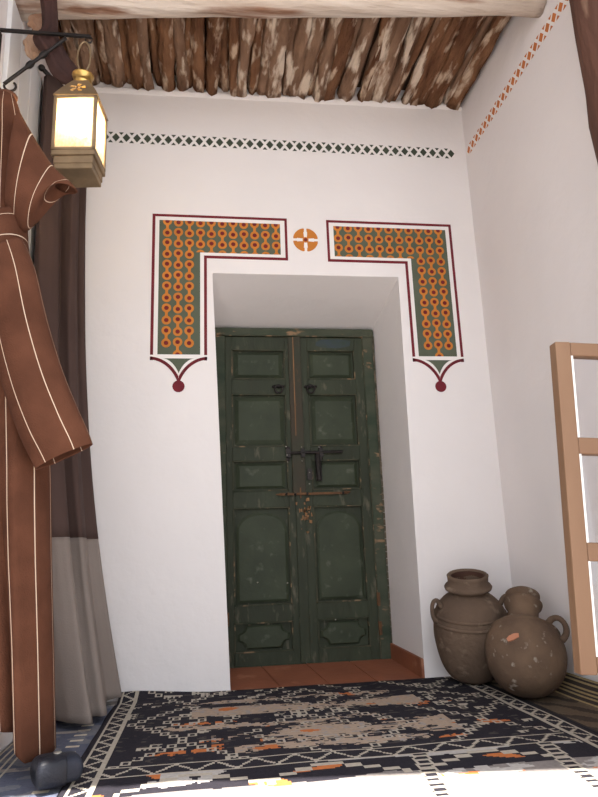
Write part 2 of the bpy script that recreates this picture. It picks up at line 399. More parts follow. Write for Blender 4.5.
def painted_L(sign, name, label):
    mb = MB()
    T = lambda p: (p[0]*sign, p[1])
    class MM(MB): pass
    def F(pts, y, mi):
        if len(pts) >= 3: flat(mb, [T(p) for p in pts], y, mi)
    def D(c, r, y, mi, n=18): F([(c[0]+r*math.cos(2*PI*i/n), c[1]+r*math.sin(2*PI*i/n)) for i in range(n)], y, mi)
    def L(x0, x1, x2, z0, z1, z2, y, mi):
        F([(x0, z0), (x2, z0), (x2, z1), (x0, z1)], y, mi); F([(x0, z1), (x1, z1), (x1, z2), (x0, z2)], y, mi)
    x0, x1, x2 = -.705, -.462, -.093
    z0, z1, z2 = 2.040, 1.828, 1.347
    t = .013
    L(x0, x1, x2, z0, z1, z2, .001, 0)                                        # red outline
    L(x0+t, x1-t, x2-t*.9, z0-t, z1+t, z2+.002, .0016, 1)                     # white line
    g = .033
    gx0, gx1, gx2, gz0, gz1, gz2 = x0+g-.002, x1-g+.003, x2-g, z0-g+.002, z1+g-.006, z2+.026
    L(gx0, gx1, gx2, gz0, gz1, gz2, .0022, 2)                                 # green field
    # ogee tail
    xm = (x0+x1)/2; zb = z2 - .116
    def curve(xa, za, xb, zb_, n=12):
        return [(xa + (xb-xa)*(1-(1-i/n)**1.0)*1.0, za + (zb_-za)*((i/n)**1.7)) for i in range(n+1)]
    c = []
    for i in range(19):
        q = i/18; c.append((x0 + (xm - x0)*(.55*q + .45*math.sin(q*PI/2)), z2 + .002 - .112*q**1.9))
    def stroke(c, wd, y, mi, inner=0):
        for k in range(len(c)-1):
            a, b = Vector(c[k]), Vector(c[k+1]); d = (b-a).normalized(); nn = Vector((-d.y, d.x))
            for mir in (0, 1):
                P = [a + nn*inner - d*.001, b + nn*inner + d*.001, b + nn*(wd+inner) + d*.001, a + nn*(wd+inner) - d*.001]
                P = [(max(x0, min(p.x, xm)), p.y) for p in P]
                if mir: P = [(2*xm-p[0], p[1]) for p in P]
                F(P, y, mi)
    for i in range(18):
        a, b = c[i], c[i+1]
        F([a, b, (b[0], z2+.024), (a[0], z2+.024)], .0013, 1); F([(2*xm-a[0], a[1]), (2*xm-b[0], b[1]), (2*xm-b[0], z2+.024), (2*xm-a[0], z2+.024)], .0013, 1)
    F([(x0+t, z2-.002), (x1-t, z2-.002), (x1-t, z2+.02), (x0+t, z2+.02)], .0017, 1)
    stroke(c, .0135, .0021, 0)
    F([(x0, z2+.002), (x0+.010, z2+.002), (x0+.010, z2+.016), (x0, z2+.016)], .0021, 0); F([(x1, z2+.002), (x1-.010, z2+.002), (x1-.010, z2+.016), (x1, z2+.016)], .0021, 0)
    gt = []
    for i in range(13):
        q = i/12; gt.append((xm - .064*(1-(.6*q + .4*math.sin(q*PI/2))), z2 + .008 - .066*q**1.6))
    for i in range(12):
        a, b = gt[i], gt[i+1]
        F([a, b, (b[0], gt[0][1]), (a[0], gt[0][1])], .0024, 2); F([(2*xm-a[0], a[1]), (2*xm-b[0], b[1]), (2*xm-b[0], gt[0][1]), (2*xm-a[0], gt[0][1])], .0024, 2)
    D((xm, zb), .0260, .0024, 0)
    # chains of ochre links
    def chain(rx0, rx1, rz0, rz1, xs, phase, y):
        pitch, half, rb = .1045, .0285, .0205
        for ci, cx in enumerate(xs):
            off = (pitch/2 if ci % 2 else 0)
            z = gz2 + .0800 + pitch*9 - off
            while z > rz0 - pitch:
                up, dn = z + half, z - half
                if up < gz2 + .018: z -= pitch; continue
                for zz in (up, dn):
                    F(clip_poly([(cx + rb*math.cos(2*PI*i/20), zz + rb*math.sin(2*PI*i/20)) for i in range(20)], rx0, rx1, rz0, rz1), y, 3)
                neck = []
                for i in range(9):
                    q = -1 + i/4; neck.append((cx - .0056 - .0115*abs(q)**2.4, z + q*half*.72))
                neck += [(2*cx - p[0], p[1]) for p in neck[::-1]]
                F(clip_poly(neck, rx0, rx1, rz0, rz1), y - .00015, 3)
                for zz in (up, dn):
                    F(clip_poly([(cx + .0100*math.cos(2*PI*i/14), zz + .0100*math.sin(2*PI*i/14)) for i in range(14)], rx0, rx1, rz0, rz1), y+.0004, 4)
                    F(clip_poly([(cx + .0060*math.cos(2*PI*i/10), zz + .0060*math.sin(2*PI*i/10)) for i in range(10)], rx0, rx1, rz0, rz1), y+.0007, 0)
                z -= pitch
    colp = .0492
    leg = [gx0 + .036 + i*colp for i in range(3)]
    arm = [gx0 + .036 + i*colp for i in range(13)]
    chain(gx0, gx1, gz2, gz1, leg, .0 + (gz1-gz0) % .0915 * 0 + ((gz0-gz1) % .0915), .0027)
    chain(gx0, gx2, gz1, gz0, arm, .0, .0027)
    o = mb.build(name, [M['p_red'], M['p_white'], M['p_green'], M['p_orange'], M['p_dot']])
    return tag(o, label, 'wall painting')
painted_L(1, 'painted_ornament', 'painted ochre and green corner ornament on the wall, left above the green door')
painted_L(-1, 'painted_ornament', 'painted ochre and green corner ornament on the wall, right above the green door')
# round medallion between them
mb = MB(); cx, cz = W(305.5, 240); R = .059
disc(mb, (cx, cz), R, .001, 1, 36)
for k in range(4):
    a0 = PI/4 + k*PI/2
    pts = [(cx + .009*math.cos(a0), cz + .009*math.sin(a0))]
    for i in range(11):
        a = a0 + (-1 + i/5)*.60; pts.append((cx + R*math.cos(a), cz + R*math.sin(a)))
    # leaf-like narrowing towards the hub
    flat(mb, [pts[0]] + pts[1:], .0018, 0)
    a1 = k*PI/2
    for s_ in (-1, 1):
        a = a1 + s_*.16
        flat(mb, [(cx + q*math.cos(a1 + s_*b), cz + q*math.sin(a1 + s_*b)) for q, b in ((.040, .16), (.058, .10), (.058, .30), (.046, .34))], .002, 0)
disc(mb, (cx, cz), .014, .0024, 0, 16); disc(mb, (cx, cz), .0085, .003, 2, 12)
tag(mb.build('painted_medallion', [M['p_orange'], M['p_white'], M['p_dot']]), 'round ochre and white painted medallion on the wall above the door', 'wall painting')
# lattice bands
def band(length, pitch, h, mats, name, label, mtx, gap=.30):
    mb = MB()
    flat(mb, [(0, -h/2), (length, -h/2), (length, h/2), (0, h/2)], .0008, 0)
    n = int(length/pitch); p = length/n; g = .0062
    for i in range(n):
        c = (i + .5)*p; hw, hh = p/2 - g, h/2 - g*.75
        flat(mb, [(c-hw, 0), (c, -hh), (c+hw, 0), (c, hh)], .0016, 1)
        for sz in (-1, 1):
            e = i*p
            if i: flat(mb, [(e-hw*.62, sz*h/2), (e+hw*.62, sz*h/2), (e, sz*(h/2-hh*.62))], .0016, 1)
    o = mb.build(name, mats); o.matrix_world = mtx
    return tag(o, label, 'wall painting')
pa, pb = at(100, 136.6, 0), at(455.5, 154, 0)
ang = math.atan2(pb.z-pa.z, pb.x-pa.x)
band((pb-pa).length, .0465, .054, [M['p_white'], M['p_band']], 'painted_band', 'dark green and white lattice band painted across the back wall',
     Matrix.Translation(pa) @ Matrix.Rotation(-ang, 4, 'Y'))
zb = (pa.z+pb.z)/2
mtx = Matrix.Translation((XR, -.015, zb + .004)) @ Matrix.Rotation(-PI/2, 4, 'Z')
band(1.16, .0465, .052, [M['p_white'], M['p_band_orange']], 'painted_band', 'orange and white lattice band painted along the right wall', mtx)

# ------------------------------------------------------------------ the green door
door = struct(empty('door_1', (-.022, .40, .035)), 'old green double-leaf wooden door in the white niche', 'door')
DI = Matrix.Translation((.022, -.40, -.035))
YD = .40
def part(mb, name, mats, parent, **kw):
    mb.xform(DI); return mb.build(name, mats, parent, **kw)
def dz(py, px=300): return at(px, py, YD).z
def dx_(px, py=500): return at(px, py, YD).x
ztop, zbot = 1.634, .034
# frame
f = MB()
f.box(-.437, .390, YD-.020, YD+.05, 1.596, ztop+.004, 0, .002)
f.box(.330, .384, YD-.016, YD+.05, .016, 1.596, 0, .002)
f.box(-.420, -.372, YD-.016, YD+.05, .016, 1.596, 0, .002)
part(f, 'door_frame', M['green_lint'], door, bevel=.004)
fe = MB(); fe.box(.327, .331, YD-.021, YD-.01, zbot, 1.594); fe.box(-.372, .331, YD-.024, YD-.01, 1.592, 1.597)
part(fe, 'door_stop', M['green_edge'], door)
# rubbed, chipped edge of the frame against the plaster
fr_ = MB()
for i in range(50):
    z = .05 + i*.031; wd = .003 + .007*abs(noise.noise(Vector((z*11, 4, 2))))
    fr_.box(.384 - wd*.4, .3905, YD-.021, YD-.004, z, z+.029)
part(fr_, 'worn_edge', M['chipped'], door)
def leaf(xa, xb, right):
    lf = empty('door_leaf'); lf.parent = door
    o = MB(); o.box(xa, xb, YD+.004, YD+.035, zbot-.012, 1.590); 
    sa, sb = (.030, .056)
    if right: sa, sb = .050, .044
    zq = lambda py: at(295, py, YD-.014).z
    zs = [(zbot-.012, zq(650.5)), (zq(620.5), zq(604)), (zq(506.5), zq(490.5)), (zq(460), zq(446.5)), (zq(394), zq(379.5)), (zq(350), 1.590)]
    for z0, z1 in zs: o.box(xa+sa, xb-sb, YD-.014, YD+.006, z0, z1)
    o.box(xa, xa+sa, YD-.014, YD+.006, zbot-.012, 1.590); o.box(xb-sb, xb, YD-.014, YD+.006, zbot-.012, 1.590)
    part(o, 'leaf_boards', M['green_paint'], lf, bevel=.002)
    for i in range(5):
        z0, z1 = zs[i][1], zs[i+1][0]; x0, x1 = xa+sa, xb-sb
        p = MB(); g = .014
        if i in (1,):   # tall arched panel
            n = 14; xm = (x0+x1)/2; rx = (x1-x0)/2 - g; base = z1 - g - .10
            ring = [(x0+g, z0+g), (x1-g, z0+g)]
            for k in range(n+1):
                a = PI*k/n; ring.append((xm + rx*math.cos(a), base + .088*math.sin(a)**.8))
            b = len(p.v); p.v += [Vector((x, YD-.004, z)) for x, z in ring] + [Vector((x*1.0 + (xm-x)*.10, YD-.010, z + ((z0+z1)/2 - z)*.05)) for x, z in ring]
            m_ = len(ring)
            for k in range(m_): p.face((b+k, b+(k+1) % m_, b+m_+(k+1) % m_, b+m_+k))
            p.face([b+m_+k for k in range(m_)])
        elif i == 0:    # small panel with scalloped corners
            ring = []; cxs = [(x0+g, z0+g, 0), (x1-g, z0+g, PI/2), (x1-g, z1-g, PI), (x0+g, z1-g, 1.5*PI)]
            rad = .036
            for X0, Z0, a0 in cxs:
                for k in range(7):
                    a = a0 + PI/2*(1-k/6); ring.append((X0 + rad*math.cos(a), Z0 + rad*math.sin(a)))
            xm, zm = (x0+x1)/2, (z0+z1)/2; m_ = len(ring); b = len(p.v)
            p.v += [Vector((x, YD-.002, z)) for x, z in ring] + [Vector((x+(xm-x)*.1, YD-.010, z+(zm-z)*.14)) for x, z in ring]
            for k in range(m_): p.face((b+k, b+(k+1) % m_, b+m_+(k+1) % m_, b+m_+k))
            p.face([b+m_+k for k in range(m_)])
        else:
            xm, zm = (x0+x1)/2, (z0+z1)/2; ring = [(x0+g, z0+g), (x1-g, z0+g), (x1-g, z1-g), (x0+g, z1-g)]; b = 0
            p.v += [Vector((x, YD+.002, z)) for x, z in ring] + [Vector((x+(xm-x)*.16, YD-.008, z+(zm-z)*.18)) for x, z in ring]
            for k in range(4): p.face((b+k, b+(k+1) % 4, b+4+(k+1) % 4, b+4+k))
            p.face((4, 5, 6, 7))
        part(p, 'door_panel', M['green_panel'], lf)
        mo = MB(); t = .0055; j = .0008
        mo.box(x0, x1, YD-.0165, YD-.0005, z0, z0+t, 0, j); mo.box(x0, x1, YD-.0165, YD-.0005, z1-t, z1, 0, j)
        mo.box(x0, x0+t, YD-.0165, YD-.0005, z0, z1, 0, j); mo.box(x1-t, x1, YD-.0165, YD-.0005, z0, z1, 0, j)
        part(mo, 'panel_moulding', M['green_edge'], lf)
    return lf
ll = leaf(-.372, -.018, False); rl = leaf(-.010, .328, True)
# middle cover strip with rubbed wood line
s_ = MB(); s_.box(-.056, .006, YD-.026, YD-.010, .800, 1.590, 0, .002)
part(s_, 'cover_strip', M['brown_wood'], ll, bevel=.003)
s_ = MB(); s_.box(-.0345, -.0300, YD-.028, YD-.018, 1.08, 1.588, 0, .0008)
part(s_, 'rubbed_line', M['raw_wood'], ll)
s_ = MB(); s_.box(-.045, .002, YD-.022, YD-.010, zbot+.004, .800, 0, .002)
part(s_, 'cover_strip', M['green_paint'], ll, bevel=.003)
for px, py, r in ((308, 508, .011), (303, 521, .009), (313, 516, .007)):
    pass
# bluish rubbed patch on the top rail of the right leaf
s_ = MB(); P = [(.085, 1.548), (.12, 1.536), (.20, 1.533), (.262, 1.545), (.268, 1.575), (.20, 1.582), (.12, 1.578), (.09, 1.568)]
b = 0; s_.v = [Vector((x, YD-.0150, z)) for x, z in P]; s_.face(range(len(P)))
part(s_, 'paint_patch', M['blue_stain'], rl)
# ring pulls
def ring_pull(lf, px, py):
    c = at(px, py, YD-.02)
    o = MB(); o.box(c.x-.026, c.x+.026, YD-.022, YD-.0145, c.z-.002, c.z+.012); o.ball((c.x, YD-.027, c.z+.004), .009)
    o.ball((c.x-.026, YD-.019, c.z+.005), .0075); o.ball((c.x+.026, YD-.019, c.z+.005), .0075)
    o.tube([(c.x + .019*math.sin(a), YD-.030+.003*math.cos(a), c.z-.010-.019*math.cos(a)+.0) for a in [2*PI*i/22 for i in range(23)]], .0046, n=7)
    n = o; part(n, 'ring_pull', M['iron'], lf, smooth=True)
ring_pull(ll, 278.5, 387.5); ring_pull(rl, 310.5, 387.5)
# sliding bolt with keepers
z = at(300, 454, YD).z
def bolt():
    bt = MB()
    x0, x1 = dx_(286, 454), dx_(341, 453)
    bt.tube([(x0, YD-.034, z), (x1, YD-.034, z+.004)], .0075, n=10)
    for px in (287.5, 302, 320):
        xx = dx_(px, 454); bt.box(xx-.010, xx+.010, YD-.040, YD-.0145, z-.020, z+.020)
        for s in (-1, 1): bt.ball((xx, YD-.018, z+s*.026), .011, sc=(1, .4, 1))
    # hasp with padlock plate
    xx = dx_(318, 470); bt.box(xx-.016, xx+.014, YD-.032, YD-.0145, z-.135, z-.01, 0, .002)
    bt.tube([(xx-.002, YD-.03, z-.005), (xx-.004, YD-.042, z-.05), (xx, YD-.036, z-.135)], [.012, .015, .011], n=8)
    x2 = dx_(309, 478); bt.box(x2-.011, x2+.011, YD-.028, YD-.0145, z-.130, z-.075)
    part(bt, 'sliding_bolt', M['iron'], rl, bevel=.002)
    for px, py in ((287, 455), (286.5, 446), (288, 461.5), (302, 446.5), (302.5, 460.5), (319.5, 446.5), (321, 460), (310, 472), (310, 483.5)):
        nl = MB(); p = at(px, py, YD-.042); nl.ball((p.x, YD-.041 if py not in (446, 461.5, 446.5, 460.5, 460, 472, 483.5) else YD-.026, p.z), .0035); part(nl, 'nail_head', M['stud'], rl, smooth=True)
bolt()
sp = MB(); za = at(300, 494.5, YD).z; x0, x1 = dx_(275, 495), dx_(349, 493)
sp.v = []
sp.box(x0+.02, x1-.01, YD-.031, YD-.0265, za-.005, za+.006, 0, .001)
sp.tube([(x0, YD-.029, za-.001), (x0+.03, YD-.029, za)], [.002, .007], n=6); sp.tube([(x1-.03, YD-.029, za+.003), (x1, YD-.029, za+.005)], [.009, .004], n=6)
sp.box(dx_(300)-.003, dx_(300)+.003, YD-.032, YD-.026, za-.02, za+.03)
part(sp, 'iron_strap', M['rust'], rl)
for px in (285.5, 294.5, 306.5, 342):
    nl = MB(); nl.ball((dx_(px, 495), YD-.032, za), .006); part(nl, 'strap_nail', M['iron'], rl, smooth=True)
for px, py in ((257.5, 582.5), (335.5, 619.5), (307, 633.5), (287.5, 583)):
    nl = MB(); p = at(px, py, YD-.016); nl.ball((p.x, YD-.016, p.z), .0036); part(nl, 'nail_head', M['stud'], ll if px < 300 else rl, smooth=True)
# bare patch of rubbed wood beside the strap
rb = MB()
for k in range(26):
    px, py = random.gauss(306, 3.6), random.gauss(515, 8)
    p = at(px, py, YD-.024); wv, hv = random.uniform(.002, .006), random.uniform(.003, .009)
    rb.box(p.x-wv, p.x+wv, YD-.0235, YD-.0135, p.z-hv, p.z+hv, 0, .002)
part(rb, 'bare_wood', M['raw_wood'], rl)
for xx, zz in ((.333, .30), (.333, .17), (-.373, .24), (-.373, .13)):
    hg = MB(); hg.box(xx-.007, xx+.007, YD-.026, YD-.012, zz-.03, zz+.03); part(hg, 'hinge', M['rust'], door, bevel=.002)

# terracotta threshold and skirting in the niche
t = MB()
def quadbox(t, p, q, mi=0):   # bottom ring p, top ring q
    b = len(t.v); t.v += [Vector(v) for v in p] + [Vector(v) for v in q]; n = len(p)
    t.face([b+i for i in reversed(range(n))], mi); t.face([b+n+i for i in range(n)], mi)
    for i in range(n): t.face((b+i, b+(i+1) % n, b+n+(i+1) % n, b+n+i), mi)
xs0, xs1 = (-.371, .404), (-.425, .380)
for k in range(4):
    fa, fb = k/4 + .002, (k+1)/4 - .002
    X = lambda e, f_: e[0] + (e[1]-e[0])*f_
    quadbox(t, [(X(xs0, fa), -.004, -.01), (X(xs0, fb), -.004, -.01), (X(xs1, fb), .395, -.01), (X(xs1, fa), .395, -.01)],
               [(X(xs0, fa), -.004, .010), (X(xs0, fb), -.004, .010), (X(xs1, fb), .395, .034), (X(xs1, fa), .395, .034)])
t.box(-.37, .40, .002, .39, -.02, .008)
th = struct(t.build('trim_4', M['terracotta'], bevel=.002), 'terracotta tiled threshold in front of the green door', 'threshold')
t = MB()
quadbox(t, [(.397, .000, .008), (.409, .000, .008), (.391, .394, .03), (.376, .394, .03)], [(.397, .000, .084), (.409, .000, .084), (.391, .394, .102), (.376, .394, .102)])
struct(t.build('trim_5', M['terracotta'], bevel=.002), 'terracotta skirting on the right side of the door niche', 'skirting')

# ------------------------------------------------------------------ rugs
def vn(x, y, s): return noise.noise(Vector((x, y, s)))
DARK, WHITE, BEIGE, ORANGE, GREYW = (.022, .020, .026), (.40, .36, .30), (.36, .28, .215), (.46, .15, .05), (.30, .27, .25)
def weave_rug(name, x0, x1, y0, y1, cell, colf, zf, label, cat='rug'):
    nx, ny = int(round((x1-x0)/cell)), int(round((y1-y0)/cell))
    verts = []; faces = []; cols = []
    for j in range(ny+1):
        for i in range(nx+1):
            x, y = x0 + (x1-x0)*i/nx, y0 + (y1-y0)*j/ny
            xx = x + .006*vn(y*5, 0, 31) if i in (0, nx) else x
            verts.append((xx, y, zf(x, y)))
    for j in range(ny):
        for i in range(nx):
            a = j*(nx+1)+i; faces.append((a, a+1, a+nx+2, a+nx+1)); cols.append(colf(x0 + (i+.5)*cell, y0 + (j+.5)*cell))
    # skirt so that the rug has thickness
    edge = [i for i in range(nx+1)] + [j*(nx+1)+nx for j in range(1, ny+1)] + [ny*(nx+1)+i for i in range(nx-1, -1, -1)] + [j*(nx+1) for j in range(ny-1, 0, -1)]
    b = len(verts)
    for e in edge: v = verts[e]; verts.append((v[0], v[1], max(.0005, v[2]-.010)))
    for k in range(len(edge)):
        k2 = (k+1) % len(edge); faces.append((edge[k2], edge[k], b+k, b+k2)); cols.append(DARK)
    me = bpy.data.meshes.new(name); me.from_pydata(verts, [], faces); me.materials.append(M['weave'])
    at_ = me.color_attributes.new('Weave', 'FLOAT_COLOR', 'CORNER')
    data = []
    for fc, c in zip(faces, cols): data += [c[0], c[1], c[2], 1.0]*len(fc)
    at_.data.foreach_set('color', data); me.polygons.foreach_set('use_smooth', [True]*len(faces)); me.update()
    o = bpy.data.objects.new(name, me); COL.objects.link(o)
    return tag(o, label, cat)
def tri(t): return abs((t % 1.0)*2 - 1)
def stepq(t, n): return math.floor(t*n)/n
RX0, RX1 = -.795, .585
def rug1(x, y):
    u = x - RX0; uw = RX1 - RX0; v = -y
    wl_ = .0065
    eb = min(u, uw-u)
    # left and right borders: two lines and a zigzag
    if eb < .078 and v < 1.9:
        if .012 < eb < .021 or .062 < eb < .072: return WHITE
        zz = .021 + .041*tri(v/.075)
        if abs(eb - zz) < .006 and .021 < eb < .062: return WHITE
        return DARK
    # cross border
    cb = v - (.895 - .0*x)
    if 0 < cb < .085:
        if cb < .010 or .074 < cb: return WHITE
        if abs(cb - (.010 + .064*tri(u/.10))) < .007: return WHITE
        return DARK
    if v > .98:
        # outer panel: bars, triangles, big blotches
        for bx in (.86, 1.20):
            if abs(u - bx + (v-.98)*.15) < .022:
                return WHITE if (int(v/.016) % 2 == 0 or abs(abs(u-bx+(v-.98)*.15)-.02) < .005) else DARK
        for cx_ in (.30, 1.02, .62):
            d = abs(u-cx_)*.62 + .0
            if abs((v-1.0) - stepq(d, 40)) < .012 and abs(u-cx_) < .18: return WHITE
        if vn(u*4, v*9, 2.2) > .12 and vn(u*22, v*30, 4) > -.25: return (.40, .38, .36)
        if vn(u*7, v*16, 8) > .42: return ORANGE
        return (.21, .19, .18) if v > 1.11 + .03*vn(u*6, 0, 3) else DARK  # front end coloured pale grey to imitate the glare of the sun patch
    # worn pale stretches across the field
    fine = vn(u*26, v*70, 5) * .5 + vn(u*60, v*90, 15)*.35
    for vc, hw, amp, ua, ub in ((.20, .036, 1.1, .22, 1.0), (.36, .062, 1.45, .28, 1.06), (.55, .03, .9, .2, .9), (.69, .085, 1.4, .34, 1.06), (.82, .035, 1.0, .4, .95)):
        if ua < u < ub:
            q = (abs(v - vc - .02*vn(u*3, vc*9, 1))/hw)
            if q < 1.1 and fine + .72*vn(u*3.4, vc*17, 3) + .30*amp - q*.45 > .06:
                if vn(u*9, v*14, 77) > .50: return ORANGE
                return BEIGE if vn(u*40, v*60, 6) < .28 else GREYW
    # lozenges drawn as chains of small open squares
    su, sv = .0272, .034
    iu0, iv0 = math.floor(u/su), math.floor(v/sv)
    for cx_, cy_, rad in ((.69, .22, 9), (.69, .66, 9), (.69, .22, 4), (.69, .66, 4), (.25, .44, 6), (1.13, .44, 6), (.25, -.02, 6), (1.13, -.02, 6), (.25, .90, 6), (1.13, .90, 6), (.25, .44, 2), (1.13, .44, 2)):
        d = abs(iu0 - round(cx_/su)) + abs(iv0 - round(cy_/sv))
        if d == rad:
            fu, fv = (u/su) % 1, (v/sv) % 1
            if (fu < .27 or fu > .78 or fv < .24 or fv > .80) and vn(u*17, v*17, 9) > -.40: return WHITE
    # little fragments
    if vn(math.floor(u/.034)*3.7, math.floor(v/.028)*5.1, 3) > .36:
        iu, iv = (u/.034) % 1, (v/.028) % 1
        if (iu < .3 or iv < .32 or (.5 < iu < .75 and .4 < iv < .8)): return WHITE if vn(u*6, v*6, 21) < .38 else ORANGE
    for ox, oy, orx, ory in ((1.02, .42, .075, .030), (1.17, .72, .060, .028), (1.0, .845, .05, .014), (.30, .50, .11, .018), (.27, .80, .10, .022)):
        if ((u-ox)/orx)**2 + ((v-oy)/ory)**2 < .55 + 1.7*vn(u*45, v*60, 12): return ORANGE
    return DARK if vn(u*30, v*45, 60) < .36 else (.06, .052, .05)
def z1(x, y):
    z = .012 + .004*vn(x*4, y*4, 2)
    if y > -.10 and x < -.45: z += .022*min(1, (-.45-x)/.28)*(1 - (-y)/.10)
    return max(.008, z)
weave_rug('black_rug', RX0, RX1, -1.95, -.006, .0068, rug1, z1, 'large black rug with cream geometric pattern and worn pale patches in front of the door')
def rug2(x, y):
    u = x - .59
    if u > .155:
        return (.30, .225, .115) if (u-.155) % .0135 < .0055 else (.045, .035, .03)
    if u < .012: return (.03, .028, .03)
    q = y*5.2 + .35*vn(u*20, y*9, 3)
    b = abs((q + u*9) % 1 - .5)
    return (.052, .040, .033) if b < .17 + .10*vn(u*9, y*9, 2) else (.115, .085, .058)
def z2(x, y):
    u = x - .59
    return .010 + (.058*((u-.14)/.085)**1.3 if u > .14 else 0) + .003*vn(x*5, y*5, 8)
weave_rug('striped_rug', .592, .816, -1.12, -.02, .0058, rug2, z2, 'dark brown striped rug along the right wall with gold stripes at its edge')
def rug3(x, y):
    u = x + 1.03; v = -y
    if .165 < u < .218 and v > .36:
        w_ = .5 - abs((v/.062) % 1 - .5)
        if w_ > .36 and (u < .205): return (.50, .45, .36)
    if u < .07 and (u/.018) % 1 < .4: return (.46, .42, .34)
    if .10 < (v % .36) < .135: return (.30, .27, .25) if vn(x*30, y*20, 2) > -.1 else (.16, .16, .18)
    return (.095, .105, .145) if vn(x*14, y*22, 1) < .12 else (.15, .155, .18)
weave_rug('blue_rug', -1.03, -.80, -1.9, -.10, .0062, rug3, lambda x, y: .009 + .003*vn(x*5, y*5, 4), 'faded blue-grey woven rug with cream dashes at the left under the robe')

# ------------------------------------------------------------------ clay jars
def jar_frame(name, base, axis, label, sc=(1, 1, 1)):
    o = empty(name, base); z = Vector(axis).normalized(); x = Vector((1, 0, 0)); x = (x - z*x.dot(z)).normalized(); y = z.cross(x)
    m_ = Matrix((x, y, z)).transposed().to_4x4(); m_.translation = Vector(base); o.matrix_world = m_ @ Matrix.Diagonal((*sc, 1))
    return tag(o, label, 'jar', None)
def smooth_prof(P, n):
    c = crom([Vector((p[0], p[1], 0)) for p in P], n); return [(max(.002, q.x), q.y) for q in c]
JA = jar_frame('clay_jar', (.556, -.142, .031), (-.06, -.25, 1), 'tall brown clay jar with open mouth and two small handles, standing left in the corner', (1, 1, .925))
b = MB()
b.lathe(smooth_prof([(.070, 0), (.095, .022), (.118, .07), (.136, .14), (.143, .20), (.139, .255)], 34) , n=56, wob=.03)
b.lathe(smooth_prof([(.139, .255), (.127, .295), (.100, .330), (.074, .350), (.068, .362), (.069, .385)], 24), n=56, close_bottom=False, wob=.02)
bodyA = b.build('body', M['clay'], JA, smooth=True)
b = MB()
for zz, rr in ((.243, .140), (.272, .134)):
    b.lathe([(rr-.004, zz-.008), (rr+.004, zz-.004), (rr+.005, zz+.001), (rr+.001, zz+.006), (rr-.006, zz+.008)], n=56, close_bottom=False, wob=.02)
b.build('ridge', M['clay'], bodyA, smooth=True)
b = MB(); b.lathe([(.066, .355), (.072, .364), (.088, .372), (.091, .381), (.086, .389), (.076, .393), (.077, .418), (.079, .428), (.074, .433), (.066, .430), (.062, .40), (.062, .36)], n=56, close_bottom=False, wob=.02)
b.build('rim', M['clay'], JA, smooth=True)
b = MB(); b.lathe([(.0635, .425), (.062, .39), (.061, .35), (.09, .30), (.11, .24), (.10, .15), (.02, .14)], n=40, close_bottom=False)
b.build('inside', M['clay_in'], JA, smooth=True)
def handle(par, P, r, name='handle', m_='clay'):
    h = MB(); c = crom(P, 18); h.tube(c, [r*(1.15 - .3*math.sin(PI*i/17)) for i in range(18)], n=10); h.build(name, M[m_], par, smooth=True)
for s in (-1, 1):
    a = .10 if s < 0 else -.35
    R_ = Matrix.Rotation(a, 3, 'Z')
    handle(bodyA, [R_ @ Vector(p) for p in ((s*.116, 0, .308), (s*.128, 0, .334), (s*.142, 0, .342), (s*.154, 0, .322), (s*.154, 0, .285), (s*.146, 0, .262), (s*.134, 0, .252))], .0095)

JB = jar_frame('clay_jar', (.622, -.472, .144), (.30, .52, .80), 'round stained clay jar tipped back in front of the taller jar in the corner', (.865, .865, .865))
b = MB()
pr = [(.004, -.146), (.06, -.139), (.105, -.112), (.138, -.066), (.154, -.01), (.154, .045), (.138, .092), (.105, .126), (.072, .142), (.056, .156)]
b.lathe(smooth_prof(pr, 52), n=60, wob=.05)
bodyB = b.build('body', M['clay2'], JB, smooth=True)
b = MB(); b.lathe([(.140, .088), (.141, .096), (.134, .103), (.128, .103)], n=56, close_bottom=False, wob=.02); b.build('ridge', M['clay2'], bodyB, smooth=True)
b = MB(); b.lathe([(.062, .140), (.060, .172), (.062, .200), (.067, .216), (.076, .224), (.079, .234), (.074, .243), (.066, .247), (.066, .262), (.071, .268), (.072, .278), (.064, .284), (.054, .28), (.050, .24), (.047, .17)], n=48, close_bottom=False, wob=.05)
b.build('neck', M['clay2'], JB, smooth=True)
for s in (1, -1):
    R_ = Matrix.Rotation(-.75 if s > 0 else -1.75, 3, 'Z')
    handle(bodyB, [R_ @ Vector(p) for p in ((s*.100, 0, .126), (s*.122, 0, .146), (s*.150, 0, .140), (s*.170, 0, .108), (s*.170, 0, .070), (s*.150, 0, .045))], .013, m_='clay2')
# pale chip on the upper body, facing the room
cp = MB(); bm = JB.matrix_world.inverted()
c0 = Vector((.622, -.472, .144)); 
d0 = (at(513, 637, -.55) - CAM).normalized()
# point where that line of the place meets the body sphere
L_ = CAM - c0; bq = L_.dot(d0); cq = L_.dot(L_) - .1335**2; tt = -bq - math.sqrt(max(0, bq*bq - cq)); pc = CAM + d0*tt
n_ = (pc - c0).normalized(); ux = Vector((1, 0, 0)); ux = (ux - n_*ux.dot(n_)).normalized(); uy = n_.cross(ux)
P2 = [(-.021, -.008), (-.004, -.011), (.018, -.009), (.022, .004), (.008, .010), (-.012, .009), (-.022, .003)]
q0 = [bm @ (pc + ux*a + uy*b_ + n_*.002) for a, b_ in P2]; q1 = [bm @ (pc + ux*a*1.05 + uy*b_*1.05 - n_*.012) for a, b_ in P2]
cp.v = q0 + q1; cp.face(range(7))
for i in range(7): cp.face((i, 7+i, 7+(i+1) % 7, (i+1) % 7))
ch = cp.build('chip', M['chip'], bodyB); ch['label'] = 'pale orange chip'

